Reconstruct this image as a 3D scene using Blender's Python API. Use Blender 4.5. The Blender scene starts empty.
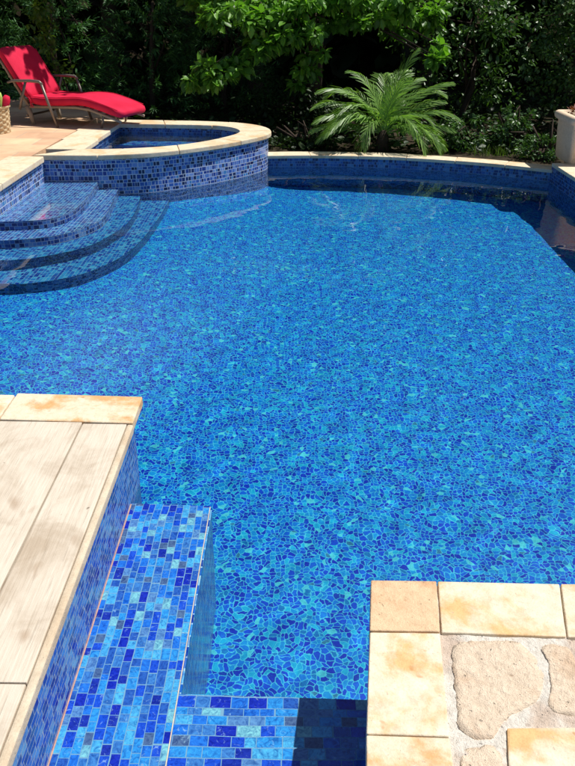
import bpy, bmesh, math, random
import numpy as np
from mathutils import Vector, Matrix, Quaternion
from mathutils.geometry import tessellate_polygon

R = math.radians
random.seed(7)
rng = np.random.default_rng(11)
sc = bpy.context.scene
col = sc.collection

# ------------------------------------------------------------------ helpers
def tag(o, label=None, cat=None, group=None, kind=None):
    if label: o['label'] = label
    if cat: o['category'] = cat
    if group: o['group'] = group
    if kind: o['kind'] = kind
    return o

def empty(name, loc=(0, 0, 0), rz=0.0):
    o = bpy.data.objects.new(name, None)
    o.empty_display_size = 0.1
    col.objects.link(o)
    o.location = loc
    o.rotation_euler = (0, 0, rz)
    return o

def link(name, me, mat, parent=None):
    o = bpy.data.objects.new(name, me)
    if mat: me.materials.append(mat)
    col.objects.link(o)
    if parent: o.parent = parent
    return o

class MB:
    """collects polygons with uv, builds ONE mesh"""
    def __init__(s): s.v = []; s.f = []; s.uv = []
    def add(s, verts, faces, uvs=None):
        b = len(s.v); s.v += [tuple(p) for p in verts]
        for i, f in enumerate(faces):
            s.f.append([b + k for k in f])
            if uvs: s.uv.append(uvs[i])
            else: s.uv.append([(verts[k][0], verts[k][1]) for k in f])
        return s
    def prism(s, pts, z0, z1, swap=False, top=True, bottom=True, side=True, u0=0.0):
        n = len(pts)
        a = sum(pts[i][0]*pts[(i+1) % n][1]-pts[(i+1) % n][0]*pts[i][1] for i in range(n))
        if a < 0: pts = pts[::-1]
        zt = z1 if callable(z1) else (lambda x, y: z1)
        lo = [(x, y, z0) for x, y in pts]; hi = [(x, y, zt(x, y)) for x, y in pts]
        tris = tessellate_polygon([[Vector(p) for p in lo]])
        fx = []
        for t in tris:
            p, q, r = [pts[k] for k in t]
            if (q[0]-p[0])*(r[1]-p[1])-(q[1]-p[1])*(r[0]-p[0]) < 0: t = t[::-1]
            fx.append(tuple(t))
        uvf = (lambda p: (p[1], p[0])) if swap else (lambda p: (p[0], p[1]))
        if top: s.add(hi, fx, [[uvf(pts[k]) for k in t] for t in fx])
        if bottom: s.add(lo, [t[::-1] for t in fx], [[uvf(pts[k]) for k in t[::-1]] for t in fx])
        if side:
            L = u0
            for i in range(n):
                j = (i+1) % n
                d = math.dist(pts[i], pts[j])
                s.add([lo[i], lo[j], hi[j], hi[i]], [(0, 1, 2, 3)], [[(L, z0), (L+d, z0), (L+d, hi[j][2]), (L, hi[i][2])]])
                L += d
        return s
    def box(s, x0, x1, y0, y1, z0, z1, **k):
        return s.prism([(x0, y0), (x1, y0), (x1, y1), (x0, y1)], z0, z1, **k)
    def wall(s, path, z0, z1):
        """open vertical ribbon"""
        L = 0
        for a, b in zip(path[:-1], path[1:]):
            d = math.dist(a, b)
            s.add([(a[0], a[1], z0), (b[0], b[1], z0), (b[0], b[1], z1), (a[0], a[1], z1)], [(0, 1, 2, 3)],
                  [[(L, z0), (L+d, z0), (L+d, z1), (L, z1)]])
            L += d
        return s
    def tube(s, pts, rad, seg=8):
        pts = [Vector(p) for p in pts]
        if not hasattr(rad, '__len__'): rad = [rad]*len(pts)
        rings = []
        t0 = (pts[1]-pts[0]).normalized()
        up = Vector((0, 0, 1)) if abs(t0.z) < .9 else Vector((1, 0, 0))
        nrm = t0.cross(up).normalized()
        for i, p in enumerate(pts):
            t = (pts[min(i+1, len(pts)-1)]-pts[max(i-1, 0)]).normalized()
            nrm = (nrm - t*nrm.dot(t)).normalized(); b = t.cross(nrm)
            rings.append([p+(nrm*math.cos(2*math.pi*k/seg)+b*math.sin(2*math.pi*k/seg))*rad[i] for k in range(seg)])
        vs = [v for r in rings for v in r]; fs = []
        for i in range(len(pts)-1):
            for k in range(seg):
                fs.append((i*seg+k, i*seg+(k+1) % seg, (i+1)*seg+(k+1) % seg, (i+1)*seg+k))
        fs.append(tuple(range(seg))[::-1]); fs.append(tuple((len(pts)-1)*seg+k for k in range(seg)))
        return s.add(vs, fs)
    def build(s, name, mat, parent=None, smooth=False, merge=False, bevel=0, seg=2):
        me = bpy.data.meshes.new(name)
        me.from_pydata(s.v, [], s.f)
        uvl = me.uv_layers.new(name='UVMap')
        k = 0
        for f in s.uv:
            for c in f: uvl.data[k].uv = c; k += 1
        if merge or bevel:
            bm = bmesh.new(); bm.from_mesh(me)
            bmesh.ops.remove_doubles(bm, verts=bm.verts, dist=1e-4)
            bmesh.ops.recalc_face_normals(bm, faces=bm.faces)
            if bevel:
                bmesh.ops.dissolve_limit(bm, angle_limit=R(1), verts=bm.verts, edges=bm.edges)
                es = [e for e in bm.edges if len(e.link_faces) == 2 and e.calc_face_angle(0) > R(30)]
                bmesh.ops.bevel(bm, geom=es, offset=bevel, segments=seg, affect='EDGES', profile=.6)
            bm.to_mesh(me); bm.free()
        if smooth:
            for p in me.polygons: p.use_smooth = True
        return link(name, me, mat, parent)

def mesh_np(name, verts, faces, mat, parent=None, smooth=False):
    me = bpy.data.meshes.new(name)
    nv = len(verts); nf, k = faces.shape
    me.vertices.add(nv); me.vertices.foreach_set('co', verts.astype(np.float32).ravel())
    me.loops.add(nf*k); me.loops.foreach_set('vertex_index', faces.astype(np.int32).ravel())
    me.polygons.add(nf); me.polygons.foreach_set('loop_start', np.arange(0, nf*k, k, dtype=np.int32))
    me.polygons.foreach_set('loop_total', np.full(nf, k, dtype=np.int32))
    me.update(calc_edges=True); me.validate()
    return link(name, me, mat, parent)

def catmull(P, n=8, closed=False):
    out = []; N = len(P)
    rngi = range(N) if closed else range(N-1)
    for i in rngi:
        if closed: p = [P[(i+k) % N] for k in (-1, 0, 1, 2)]
        else: p = [P[max(i-1, 0)], P[i], P[i+1], P[min(i+2, N-1)]]
        for j in range(n):
            t = j/n
            out.append(tuple(.5*((2*p[1][a])+(-p[0][a]+p[2][a])*t+(2*p[0][a]-5*p[1][a]+4*p[2][a]-p[3][a])*t*t+(-p[0][a]+3*p[1][a]-3*p[2][a]+p[3][a])*t**3) for a in range(len(P[0]))))
    if not closed: out.append(tuple(P[-1]))
    return out

def offset(path, d):
    """shift an open 2D path to its left by d"""
    out = []
    for i, p in enumerate(path):
        a = path[max(i-1, 0)]; b = path[min(i+1, len(path)-1)]
        tx, ty = b[0]-a[0], b[1]-a[1]; l = math.hypot(tx, ty) or 1
        out.append((p[0]-ty/l*d, p[1]+tx/l*d))
    return out

# ------------------------------------------------------------------ node helper
class NT:
    def __init__(s, name):
        m = bpy.data.materials.new(name); m.use_nodes = True
        s.m = m; s.n = m.node_tree.nodes; s.l = m.node_tree.links
        s.n.clear(); s.out = s.n.new('ShaderNodeOutputMaterial')
    def new(s, t, **kw):
        nd = s.n.new(t)
        for k, v in kw.items():
            if k.startswith('i_'): nd.inputs[k[2:].replace('_', ' ')].default_value = v
            else: setattr(nd, k, v)
        return nd
    def link(s, a, b): s.l.new(a, b)
    def ramp(s, stops, mode='LINEAR', fac=None):
        r = s.new('ShaderNodeValToRGB'); cr = r.color_ramp; cr.interpolation = mode
        while len(cr.elements) < len(stops): cr.elements.new(.5)
        for e, (p, c) in zip(cr.elements, stops): e.position = p; e.color = (*c, 1) if len(c) == 3 else c
        if fac is not None: s.link(fac, r.inputs['Fac'])
        return r
    def mix(s, fac, a, b, blend='MIX'):
        m = s.new('ShaderNodeMix', data_type='RGBA', blend_type=blend)
        for sock, v in ((m.inputs[0], fac), (m.inputs[6], a), (m.inputs[7], b)):
            if hasattr(v, 'is_output'): s.link(v, sock)
            elif isinstance(v, (int, float)): sock.default_value = v
            else: sock.default_value = (*v, 1)
        return m.outputs[2]
    def math(s, op, a, b=0.0, c=0.0):
        m = s.new('ShaderNodeMath', operation=op)
        for sock, v in zip(m.inputs, (a, b, c)):
            if hasattr(v, 'is_output'): s.link(v, sock)
            else: sock.default_value = v
        return m.outputs[0]
    def noise(s, vec, scale, detail=3, rough=.5, dist=0.0):
        n = s.new('ShaderNodeTexNoise'); n.inputs['Scale'].default_value = scale
        n.inputs['Detail'].default_value = detail; n.inputs['Roughness'].default_value = rough
        n.inputs['Distortion'].default_value = dist
        if vec is not None: s.link(vec, n.inputs['Vector'])
        return n
    def bump(s, h, strength=.3, dist=.01, normal=None):
        b = s.new('ShaderNodeBump'); b.inputs['Strength'].default_value = strength; b.inputs['Distance'].default_value = dist
        s.link(h, b.inputs['Height'])
        if normal is not None: s.link(normal, b.inputs['Normal'])
        return b.outputs['Normal']
    def bsdf(s, color=None, rough=.5, spec=.5, normal=None, **kw):
        b = s.new('ShaderNodeBsdfPrincipled')
        if hasattr(color, 'is_output'): s.link(color, b.inputs['Base Color'])
        elif color is not None: b.inputs['Base Color'].default_value = (*color, 1)
        if hasattr(rough, 'is_output'): s.link(rough, b.inputs['Roughness'])
        else: b.inputs['Roughness'].default_value = rough
        b.inputs['Specular IOR Level'].default_value = spec
        if normal is not None: s.link(normal, b.inputs['Normal'])
        for k, v in kw.items(): b.inputs[k.replace('_', ' ')].default_value = v
        s.link(b.outputs[0], s.out.inputs[0])
        return b

def simple(name, c, rough=.5, spec=.5, metal=0, var=.0, bump=.0, scale=20):
    t = NT(name); tc = t.new('ShaderNodeTexCoord')
    n = t.noise(tc.outputs['Object'], scale, 4, .6)
    cc = t.mix(n.outputs[0], tuple(x*(1-var) for x in c), tuple(min(1, x*(1+var)) for x in c))
    nn = t.bump(n.outputs[0], bump, .01) if bump else None
    b = t.bsdf(cc, rough, spec, nn); b.inputs['Metallic'].default_value = metal
    return t.m

# ------------------------------------------------------------------ materials
def mosaic(name, stops, bw=.042, rh=.032, mortar=.0016, grout=(.42, .46, .5), rough=.16, seed=0.0, warp=.016, streak=.35, tilt=.25, rowvar=1.1):
    t = NT(name)
    uv = t.new('ShaderNodeUVMap'); uv.uv_map = 'UVMap'
    sep = t.new('ShaderNodeSeparateXYZ'); t.link(uv.outputs[0], sep.inputs[0])
    vv = t.new('ShaderNodeCombineXYZ'); t.link(t.math('MULTIPLY', sep.outputs[1], .55/rh), vv.inputs[0]); vv.inputs[1].default_value = seed+3.3
    vn = t.noise(vv.outputs[0], 1.0, 1)
    wn2 = t.noise(uv.outputs[0], 5.0, 3)
    vw = t.math('ADD', t.math('ADD', sep.outputs[1], t.math('MULTIPLY', t.math('SUBTRACT', vn.outputs[0], .5), rh*rowvar)), t.math('MULTIPLY', t.math('SUBTRACT', wn2.outputs[0], .5), .012))
    row = t.math('FLOOR', t.math('DIVIDE', vw, rh))
    comb = t.new('ShaderNodeCombineXYZ')
    t.link(t.math('MULTIPLY', sep.outputs[0], 9.0), comb.inputs[0]); t.link(t.math('MULTIPLY', row, 7.31), comb.inputs[1]); comb.inputs[2].default_value = seed
    wn = t.noise(comb.outputs[0], 1.0, 2)
    # rows wander a little, as hand-laid sheets do
    du = t.math('MULTIPLY', t.math('SUBTRACT', wn.outputs[0], .5), warp*6)
    c2 = t.new('ShaderNodeCombineXYZ')
    t.link(t.math('ADD', sep.outputs[0], du), c2.inputs[0]); t.link(vw, c2.inputs[1])
    def brick(w, ms):
        b = t.new('ShaderNodeTexBrick', offset=.37, offset_frequency=2)
        b.inputs['Color1'].default_value = (0, 0, 0, 1); b.inputs['Color2'].default_value = (1, 1, 1, 1); b.inputs['Mortar'].default_value = (0, 0, 0, 1)
        b.inputs['Scale'].default_value = 1; b.inputs['Mortar Size'].default_value = ms; b.inputs['Mortar Smooth'].default_value = .15
        b.inputs['Bias'].default_value = 0; b.inputs['Brick Width'].default_value = w; b.inputs['Row Height'].default_value = rh
        t.link(c2.outputs[0], b.inputs['Vector']); return b
    b = brick(bw, mortar)
    tint = t.new('ShaderNodeSeparateColor'); t.link(b.outputs['Color'], tint.inputs[0])
    rp = t.ramp(stops, 'CONSTANT', tint.outputs[0])
    # swirls and cloudiness inside the glass
    tv = t.new('ShaderNodeCombineXYZ'); t.link(t.math('ADD', sep.outputs[0], tint.outputs[0]), tv.inputs[0]); t.link(t.math('ADD', sep.outputs[1], t.math('MULTIPLY', tint.outputs[0], 3.0)), tv.inputs[1])
    sw = t.noise(tv.outputs[0], 42, 4, .66, 2.0)
    swr = t.ramp([(.34, (.22, .34, .55)), (.50, (.85, .85, .9)), (.66, (1.3, 1.25, 1.1))], 'LINEAR', sw.outputs[0])
    colr = t.mix(streak*1.6, rp.outputs[0], swr.outputs[0], 'MULTIPLY')
    pale = t.noise(tv.outputs[0], 34, 4, .7, 2.0)
    pr = t.ramp([(.6, (0, 0, 0)), (.74, (1, 1, 1))], 'LINEAR', pale.outputs[0])
    colr = t.mix(t.math('MULTIPLY', pr.outputs[0], streak), colr, (.35, .6, .72))
    colr = t.mix(b.outputs['Fac'], colr, grout)
    h = t.math('SUBTRACT', t.math('MULTIPLY', tint.outputs[0], tilt), b.outputs['Fac'])
    bn = t.bump(t.math('ADD', h, t.math('MULTIPLY', sw.outputs[0], .15)), .5, .0015)
    rg = t.math('ADD', t.math('MULTIPLY', b.outputs['Fac'], .6), rough)
    t.bsdf(colr, rg, .5, bn)
    return t.m

LEDGE = [(0, (.008, .025, .40)), (.08, (.01, .07, .54)), (.20, (.015, .15, .60)), (.34, (.025, .25, .64)), (.48, (.04, .18, .50)), (.58, (.06, .36, .66)), (.70, (.02, .10, .42)), (.80, (.06, .12, .26)), (.845, (.16, .46, .56)), (.91, (.08, .22, .48)), (.96, (.01, .03, .34))]
WALL = [(0, (.006, .010, .07)), (.16, (.02, .05, .27)), (.32, (.045, .12, .42)), (.48, (.10, .21, .55)), (.66, (.20, .32, .64)), (.78, (.012, .022, .13)), (.90, (.07, .24, .50))]
SHADED = [(0, (.006, .012, .09)), (.2, (.012, .04, .22)), (.4, (.03, .10, .34)), (.6, (.06, .16, .40)), (.8, (.01, .025, .14)), (.9, (.10, .22, .42))]
STEP = [(0, (.004, .035, .34)), (.15, (.008, .12, .50)), (.35, (.015, .22, .60)), (.55, (.03, .32, .66)), (.75, (.07, .42, .70)), (.9, (.008, .08, .42))]
TOP1 = [(0, (.008, .03, .22)), (.2, (.015, .09, .36)), (.45, (.025, .17, .44)), (.7, (.05, .25, .50)), (.85, (.012, .05, .28)), (.93, (.08, .30, .48))]
M = {}
M['ledge'] = mosaic('ledge_mosaic', LEDGE, .040, .0265, .0012, grout=(.13, .30, .44), streak=.55)
M['seat'] = mosaic('seat_mosaic', LEDGE, .05, .032, .0012, grout=(.13, .30, .44), seed=4.0, streak=.55)
M['spa_wall'] = mosaic('spa_wall_mosaic', WALL, .037, .038, .003, grout=(.52, .58, .68), seed=2.0, warp=.02, rough=.12)
M['shade_wall'] = mosaic('shaded_wall_mosaic', SHADED, .034, .033, .002, grout=(.2, .28, .4), seed=8.0)  # darker copy of the wall tiles, with their shade in the colour
M['left_wall'] = mosaic('near_wall_mosaic', [(0, (.01, .02, .26)), (.2, (.02, .07, .4)), (.45, (.05, .16, .5)), (.65, (.09, .22, .52)), (.8, (.02, .04, .22)), (.9, (.14, .3, .52))], .036, .02, .0014, grout=(.28, .36, .46), seed=5.0)
M['riser'] = mosaic('riser_mosaic', [(0, (.004, .02, .26)), (.22, (.012, .12, .48)), (.45, (.04, .28, .62)), (.65, (.12, .42, .68)), (.8, (.006, .04, .3)), (.9, (.2, .5, .66))], .05, .045, .003, grout=(.30, .55, .66), seed=9.0)
M['step'] = mosaic('step_mosaic', STEP, .032, .028, .0016, grout=(.18, .46, .62), seed=6.0)
M['step_top'] = mosaic('top_step_mosaic', TOP1, .032, .028, .0016, grout=(.26, .42, .55), seed=3.0, rough=.08)
for nd in M['step_top'].node_tree.nodes:
    if nd.type == 'BSDF_PRINCIPLED': nd.inputs['Coat Weight'].default_value = .8; nd.inputs['Coat Roughness'].default_value = .02; nd.inputs['Coat IOR'].default_value = 1.42

def floor_mat():
    t = NT('pool_floor_mosaic'); tc = t.new('ShaderNodeTexCoord'); P = tc.outputs['Object']
    n1 = t.noise(P, 9, 2); n2 = t.noise(P, 30, 2)
    v = t.new('ShaderNodeVectorMath', operation='SCALE'); v.inputs['Scale'].default_value = .06
    va = t.new('ShaderNodeVectorMath', operation='SUBTRACT'); va.inputs[1].default_value = (.5, .5, .5); t.link(n1.outputs['Color'], va.inputs[0]); t.link(va.outputs[0], v.inputs[0])
    v2 = t.new('ShaderNodeVectorMath', operation='SCALE'); v2.inputs['Scale'].default_value = .03
    vb = t.new('ShaderNodeVectorMath', operation='SUBTRACT'); vb.inputs[1].default_value = (.5, .5, .5); t.link(n2.outputs['Color'], vb.inputs[0]); t.link(vb.outputs[0], v2.inputs[0])
    a = t.new('ShaderNodeVectorMath', operation='ADD'); t.link(P, a.inputs[0]); t.link(v.outputs[0], a.inputs[1])
    a2 = t.new('ShaderNodeVectorMath', operation='ADD'); t.link(a.outputs[0], a2.inputs[0]); t.link(v2.outputs[0], a2.inputs[1])
    fl = t.new('ShaderNodeVectorMath', operation='MULTIPLY'); fl.inputs[1].default_value = (1, 1, 0); t.link(a2.outputs[0], fl.inputs[0])
    S = 44.0
    vo = t.new('ShaderNodeTexVoronoi', voronoi_dimensions='2D', distance='EUCLIDEAN'); vo.inputs['Scale'].default_value = S; vo.inputs['Randomness'].default_value = .82
    t.link(fl.outputs[0], vo.inputs['Vector'])
    ve = t.new('ShaderNodeTexVoronoi', voronoi_dimensions='2D', feature='DISTANCE_TO_EDGE'); ve.inputs['Scale'].default_value = S; ve.inputs['Randomness'].default_value = .82
    t.link(fl.outputs[0], ve.inputs['Vector'])
    sc_ = t.new('ShaderNodeSeparateColor'); t.link(vo.outputs['Color'], sc_.inputs[0])
    stops = [(0, (.001, .034, .52)), (.18, (.001, .075, .66)), (.37, (.001, .135, .74)), (.53, (.001, .22, .76)), (.67, (.002, .31, .76)), (.79, (.005, .44, .74)), (.86, (.001, .05, .48)), (.915, (.001, .20, .56)), (.965, (.08, .66, .76)), (.99, (.03, .22, .40))]
    rp = t.ramp(stops, 'CONSTANT', sc_.outputs[0])
    sw = t.noise(a.outputs[0], 70, 3, .6, 1.2)
    swr = t.ramp([(.35, (.5, .6, .75)), (.62, (1.2, 1.15, 1.08))], 'LINEAR', sw.outputs[0])
    c = t.mix(.6, rp.outputs[0], swr.outputs[0], 'MULTIPLY')
    pale = t.noise(a2.outputs[0], 24, 3, .7, 2.5)
    pr = t.ramp([(.60, (0, 0, 0)), (.72, (1, 1, 1))], 'LINEAR', pale.outputs[0])
    c = t.mix(t.math('MULTIPLY', pr.outputs[0], .45), c, (.02, .58, .68))
    gw = t.noise(P, 14, 2)
    g = t.ramp([(.02, (1, 1, 1)), (.12, (0, 0, 0))], 'LINEAR', t.math('DIVIDE', ve.outputs['Distance'], t.math('ADD', gw.outputs[0], .35)))
    c = t.mix(t.math('MULTIPLY', g.outputs[0], .85), c, (.09, .74, .86))  # pale grout, widened unevenly so it also paints in the caustic light web
    t.bsdf(c, .4, .3)
    return t.m
M['floor'] = floor_mat()

def water_mat(name, tint=(.70, .92, 1.0), strength=.22, scale=5.0):
    t = NT(name); tc = t.new('ShaderNodeTexCoord')
    mp = t.new('ShaderNodeMapping'); mp.inputs['Scale'].default_value = (.55, 1.0, 1); mp.inputs['Rotation'].default_value = (0, 0, R(8)); t.link(tc.outputs['Object'], mp.inputs[0])
    n1 = t.noise(mp.outputs[0], scale, 2, .5, .6); n2 = t.noise(mp.outputs[0], scale*4.2, 2, .5, .4)
    h = t.math('ADD', n1.outputs[0], t.math('MULTIPLY', n2.outputs[0], .16))
    b = t.bump(h, strength, .06)
    fr = t.new('ShaderNodeFresnel'); fr.inputs['IOR'].default_value = 1.333; t.link(b, fr.inputs['Normal'])
    tr = t.new('ShaderNodeBsdfTransparent'); tr.inputs[0].default_value = (*tint, 1)
    gl = t.new('ShaderNodeBsdfGlossy'); gl.inputs['Roughness'].default_value = .015; gl.inputs[0].default_value = (1, 1, 1, 1); t.link(b, gl.inputs['Normal'])
    mx = t.new('ShaderNodeMixShader'); t.link(fr.outputs[0], mx.inputs[0]); t.link(tr.outputs[0], mx.inputs[1]); t.link(gl.outputs[0], mx.inputs[2])
    t.link(mx.outputs[0], t.out.inputs[0])
    return t.m
RIPPLE = .011
t = NT('pool_water'); gl_ = t.new('ShaderNodeBsdfGlass'); gl_.inputs['IOR'].default_value = 1.333; gl_.inputs['Roughness'].default_value = 0; gl_.inputs[0].default_value = (.93, .985, 1, 1)
t.link(gl_.outputs[0], t.out.inputs[0]); M['water'] = t.m
M['spa_water'] = water_mat('spa_water', (.88, .96, 1), .15, 7)

def stone(name, base, stain, amount=.5, rough=.75, pit=.35, seed=0.0, scale=3.0, dark=None):
    t = NT(name); tc = t.new('ShaderNodeTexCoord'); oi = t.new('ShaderNodeObjectInfo')
    ad = t.new('ShaderNodeVectorMath', operation='ADD'); t.link(tc.outputs['Object'], ad.inputs[0])
    cb = t.new('ShaderNodeCombineXYZ'); t.link(t.math('MULTIPLY', oi.outputs['Random'], 37.0), cb.inputs[0]); t.link(t.math('MULTIPLY', oi.outputs['Random'], 91.0), cb.inputs[1]); cb.inputs[2].default_value = seed
    t.link(cb.outputs[0], ad.inputs[1]); P = ad.outputs[0]
    n1 = t.noise(P, scale, 5, .6, .25)
    lo = .62-.28*amount
    r1 = t.ramp([(lo, (0, 0, 0)), (lo+.17, (1, 1, 1))], 'EASE', n1.outputs[0])
    n2 = t.noise(P, scale*6, 5, .65)
    n3 = t.noise(P, scale*45, 3, .6)
    c = t.mix(t.math('MULTIPLY', r1.outputs[0], .85), base, stain)
    m2 = t.ramp([(.3, (.80, .76, .70)), (.62, (1.04, 1.03, 1.0))], 'LINEAR', n2.outputs[0])
    c = t.mix(.75, c, m2.outputs[0], 'MULTIPLY')
    m3 = t.ramp([(.35, (.86, .85, .83)), (.6, (1.03, 1.03, 1.03))], 'LINEAR', n3.outputs[0])
    c = t.mix(.6, c, m3.outputs[0], 'MULTIPLY')
    # small rust spots
    n4 = t.noise(P, scale*4.3, 2, .5, .3)
    r4 = t.ramp([(.70, (0, 0, 0)), (.76, (1, 1, 1))], 'LINEAR', n4.outputs[0])
    c = t.mix(t.math('MULTIPLY', r4.outputs[0], .7), c, dark or tuple(x*.55 for x in stain))
    n5 = t.noise(P, 75, 2, .5); r5 = t.ramp([(.70, (0, 0, 0)), (.75, (1, 1, 1))], 'LINEAR', n5.outputs[0])
    c = t.mix(t.math('MULTIPLY', r5.outputs[0], .45), c, tuple(x*.55 for x in base))
    h = t.math('SUBTRACT', t.math('ADD', t.math('MULTIPLY', n2.outputs[0], 1.0), t.math('MULTIPLY', n3.outputs[0], .35)), t.math('MULTIPLY', r5.outputs[0], .5))
    t.bsdf(c, rough, .25, t.bump(h, pit, .01))
    return t.m
M['cream'] = stone('cream_sandstone', (.78, .69, .54), (.72, .42, .16), .56, scale=5, dark=(.5, .24, .09))
M['cream_stain'] = stone('stained_sandstone', (.78, .68, .52), (.68, .36, .13), .68, scale=6, dark=(.45, .2, .08))
M['pinkstone'] = stone('pink_sandstone', (.74, .53, .34), (.66, .40, .23), .6, pit=.6, scale=6, dark=(.35, .16, .07))
M['flag'] = stone('rough_flagstone', (.78, .64, .50), (.66, .48, .34), .45, pit=1.0, scale=7, dark=(.40, .27, .18))
M['mortar'] = stone('pale_mortar', (.80, .75, .68), (.66, .52, .42), .5, pit=1.0, scale=9, dark=(.5, .4, .32))
M['pale_cop'] = stone('pale_edging_stone', (.80, .67, .50), (.74, .48, .27), .5, scale=3, dark=(.5, .28, .12))
M['trim'] = stone('beige_edge_stone', (.66, .56, .43), (.58, .46, .33), .5)
M['spa_cop'] = stone('spa_coping_stone', (.76, .65, .48), (.70, .48, .27), .5, dark=(.45, .28, .12))
M['render'] = stone('cream_render', (.78, .62, .46), (.72, .57, .42), .4, pit=.25, scale=8, dark=(.5, .4, .3))

def patio_mat():
    t = NT('patio_stone'); tc = t.new('ShaderNodeTexCoord')
    b = t.new('ShaderNodeTexBrick', offset=.5); b.inputs['Scale'].default_value = 1; b.inputs['Brick Width'].default_value = .6; b.inputs['Row Height'].default_value = .4
    b.inputs['Mortar Size'].default_value = .005; b.inputs['Color1'].default_value = (.62, .38, .26, 1); b.inputs['Color2'].default_value = (.74, .54, .36, 1); b.inputs['Mortar'].default_value = (.5, .42, .34, 1)
    t.link(tc.outputs['Object'], b.inputs['Vector'])
    n = t.noise(tc.outputs['Object'], 3, 5, .6, .5); r = t.ramp([(.35, (.82, .74, .68)), (.65, (1.1, 1.08, 1.0))], 'LINEAR', n.outputs[0])
    c = t.mix(.9, b.outputs['Color'], r.outputs[0], 'MULTIPLY')
    n2 = t.noise(tc.outputs['Object'], 40, 4, .6)
    t.bsdf(c, .8, .2, t.bump(t.math('SUBTRACT', n2.outputs[0], b.outputs['Fac']), .4, .005))
    return t.m
M['patio'] = patio_mat()

def board_mat():
    t = NT('bleached_board'); tc = t.new('ShaderNodeTexCoord'); oi = t.new('ShaderNodeObjectInfo')
    ad = t.new('ShaderNodeVectorMath', operation='ADD'); t.link(tc.outputs['Object'], ad.inputs[0])
    cb = t.new('ShaderNodeCombineXYZ'); t.link(t.math('MULTIPLY', oi.outputs['Random'], 53.0), cb.inputs[0]); t.link(t.math('MULTIPLY', oi.outputs['Random'], 17.0), cb.inputs[1]); t.link(cb.outputs[0], ad.inputs[1])
    mp = t.new('ShaderNodeMapping'); mp.inputs['Scale'].default_value = (1, .035, 1); t.link(ad.outputs[0], mp.inputs[0])
    g = t.noise(mp.outputs[0], 170, 5, .7, .25); big = t.noise(ad.outputs[0], 4.5, 4, .6, .5)
    gr = t.ramp([(.32, (.54, .47, .375)), (.48, (.63, .555, .455)), (.66, (.685, .615, .515))], 'LINEAR', g.outputs[0])
    br = t.ramp([(.32, (.66, .58, .50)), (.52, (1.0, .98, .96)), (.7, (1.06, 1.05, 1.04))], 'LINEAR', big.outputs[0])
    c = t.mix(.8, gr.outputs[0], br.outputs[0], 'MULTIPLY')
    # oval brown knots and water stains
    mk = t.new('ShaderNodeMapping'); mk.inputs['Scale'].default_value = (1, .45, 1); t.link(ad.outputs[0], mk.inputs[0])
    k = t.noise(mk.outputs[0], 13, 2, .5, .2); kr = t.ramp([(.63, (0, 0, 0)), (.74, (1, 1, 1))], 'LINEAR', k.outputs[0])
    c = t.mix(t.math('MULTIPLY', kr.outputs[0], .75), c, (.40, .29, .20))
    mc = t.new('ShaderNodeMapping'); mc.inputs['Scale'].default_value = (1, .02, 1); t.link(ad.outputs[0], mc.inputs[0])
    ck = t.noise(mc.outputs[0], 330, 2, .5); ckr = t.ramp([(.64, (0, 0, 0)), (.69, (1, 1, 1))], 'LINEAR', ck.outputs[0])
    c = t.mix(t.math('MULTIPLY', ckr.outputs[0], .40), c, (.26, .20, .15))
    sp = t.noise(ad.outputs[0], 26, 1, .5, 0); spr = t.ramp([(.76, (0, 0, 0)), (.80, (1, 1, 1))], 'LINEAR', sp.outputs[0])
    c = t.mix(t.math('MULTIPLY', spr.outputs[0], .8), c, (.12, .085, .06))
    n2 = t.noise(ad.outputs[0], 180, 3, .6)
    t.bsdf(c, .75, .25, t.bump(t.math('ADD', g.outputs[0], t.math('MULTIPLY', n2.outputs[0], .4)), .35, .004))
    return t.m
M['board'] = board_mat()
M['grout'] = simple('rusty_grout', (.50, .30, .22), .8, .2, var=.4, bump=.4, scale=60)
M['concrete'] = simple('base_concrete', (.40, .36, .31), .85, .2, var=.15, bump=.3, scale=15)
M['soil'] = simple('leafy_soil', (.045, .035, .022), .95, .1, var=.5, bump=.8, scale=12)
M['trunk'] = simple('dark_bark', (.055, .040, .030), .9, .15, var=.5, bump=1.0, scale=14)

def leaf_mat(name, c, var=.5, rough=.4, trans=.35, spec=.5, yellow=0.0):
    t = NT(name); g = t.new('ShaderNodeNewGeometry')
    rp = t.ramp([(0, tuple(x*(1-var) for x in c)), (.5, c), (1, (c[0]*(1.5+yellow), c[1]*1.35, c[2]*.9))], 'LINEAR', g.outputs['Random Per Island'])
    b = t.bsdf(rp.outputs[0], rough, spec)
    tl = t.new('ShaderNodeBsdfTranslucent'); tm = t.mix(1.0, rp.outputs[0], (1.3, 1.5, .5), 'MULTIPLY'); t.link(tm, tl.inputs[0])
    mx = t.new('ShaderNodeMixShader'); mx.inputs[0].default_value = trans
    t.link(b.outputs[0], mx.inputs[1]); t.link(tl.outputs[0], mx.inputs[2]); t.link(mx.outputs[0], t.out.inputs[0])
    return t.m
M['leaf_maple'] = leaf_mat('bright_leaf', (.12, .29, .04), .5, .42, .35, .4)
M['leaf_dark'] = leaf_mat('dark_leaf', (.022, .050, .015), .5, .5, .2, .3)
M['leaf_conifer'] = leaf_mat('feathery_leaf', (.065, .18, .06), .45, .55, .2, .3)
M['leaf_gloss'] = leaf_mat('glossy_leaf', (.055, .13, .036), .5, .40, .2, .4)
M['leaf_vine'] = leaf_mat('yellow_green_leaf', (.10, .17, .025), .4, .45, .4)
M['leaf_palm'] = leaf_mat('palm_leaf', (.20, .36, .09), .45, .42, .3, .4)
M['leaf_red'] = leaf_mat('reddish_leaf', (.24, .085, .06), .5, .45, .3)
M['grass'] = leaf_mat('grass_blade', (.07, .13, .025), .5, .5, .4)
M['agave'] = leaf_mat('pale_blade', (.34, .42, .33), .3, .5, .2)

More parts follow.
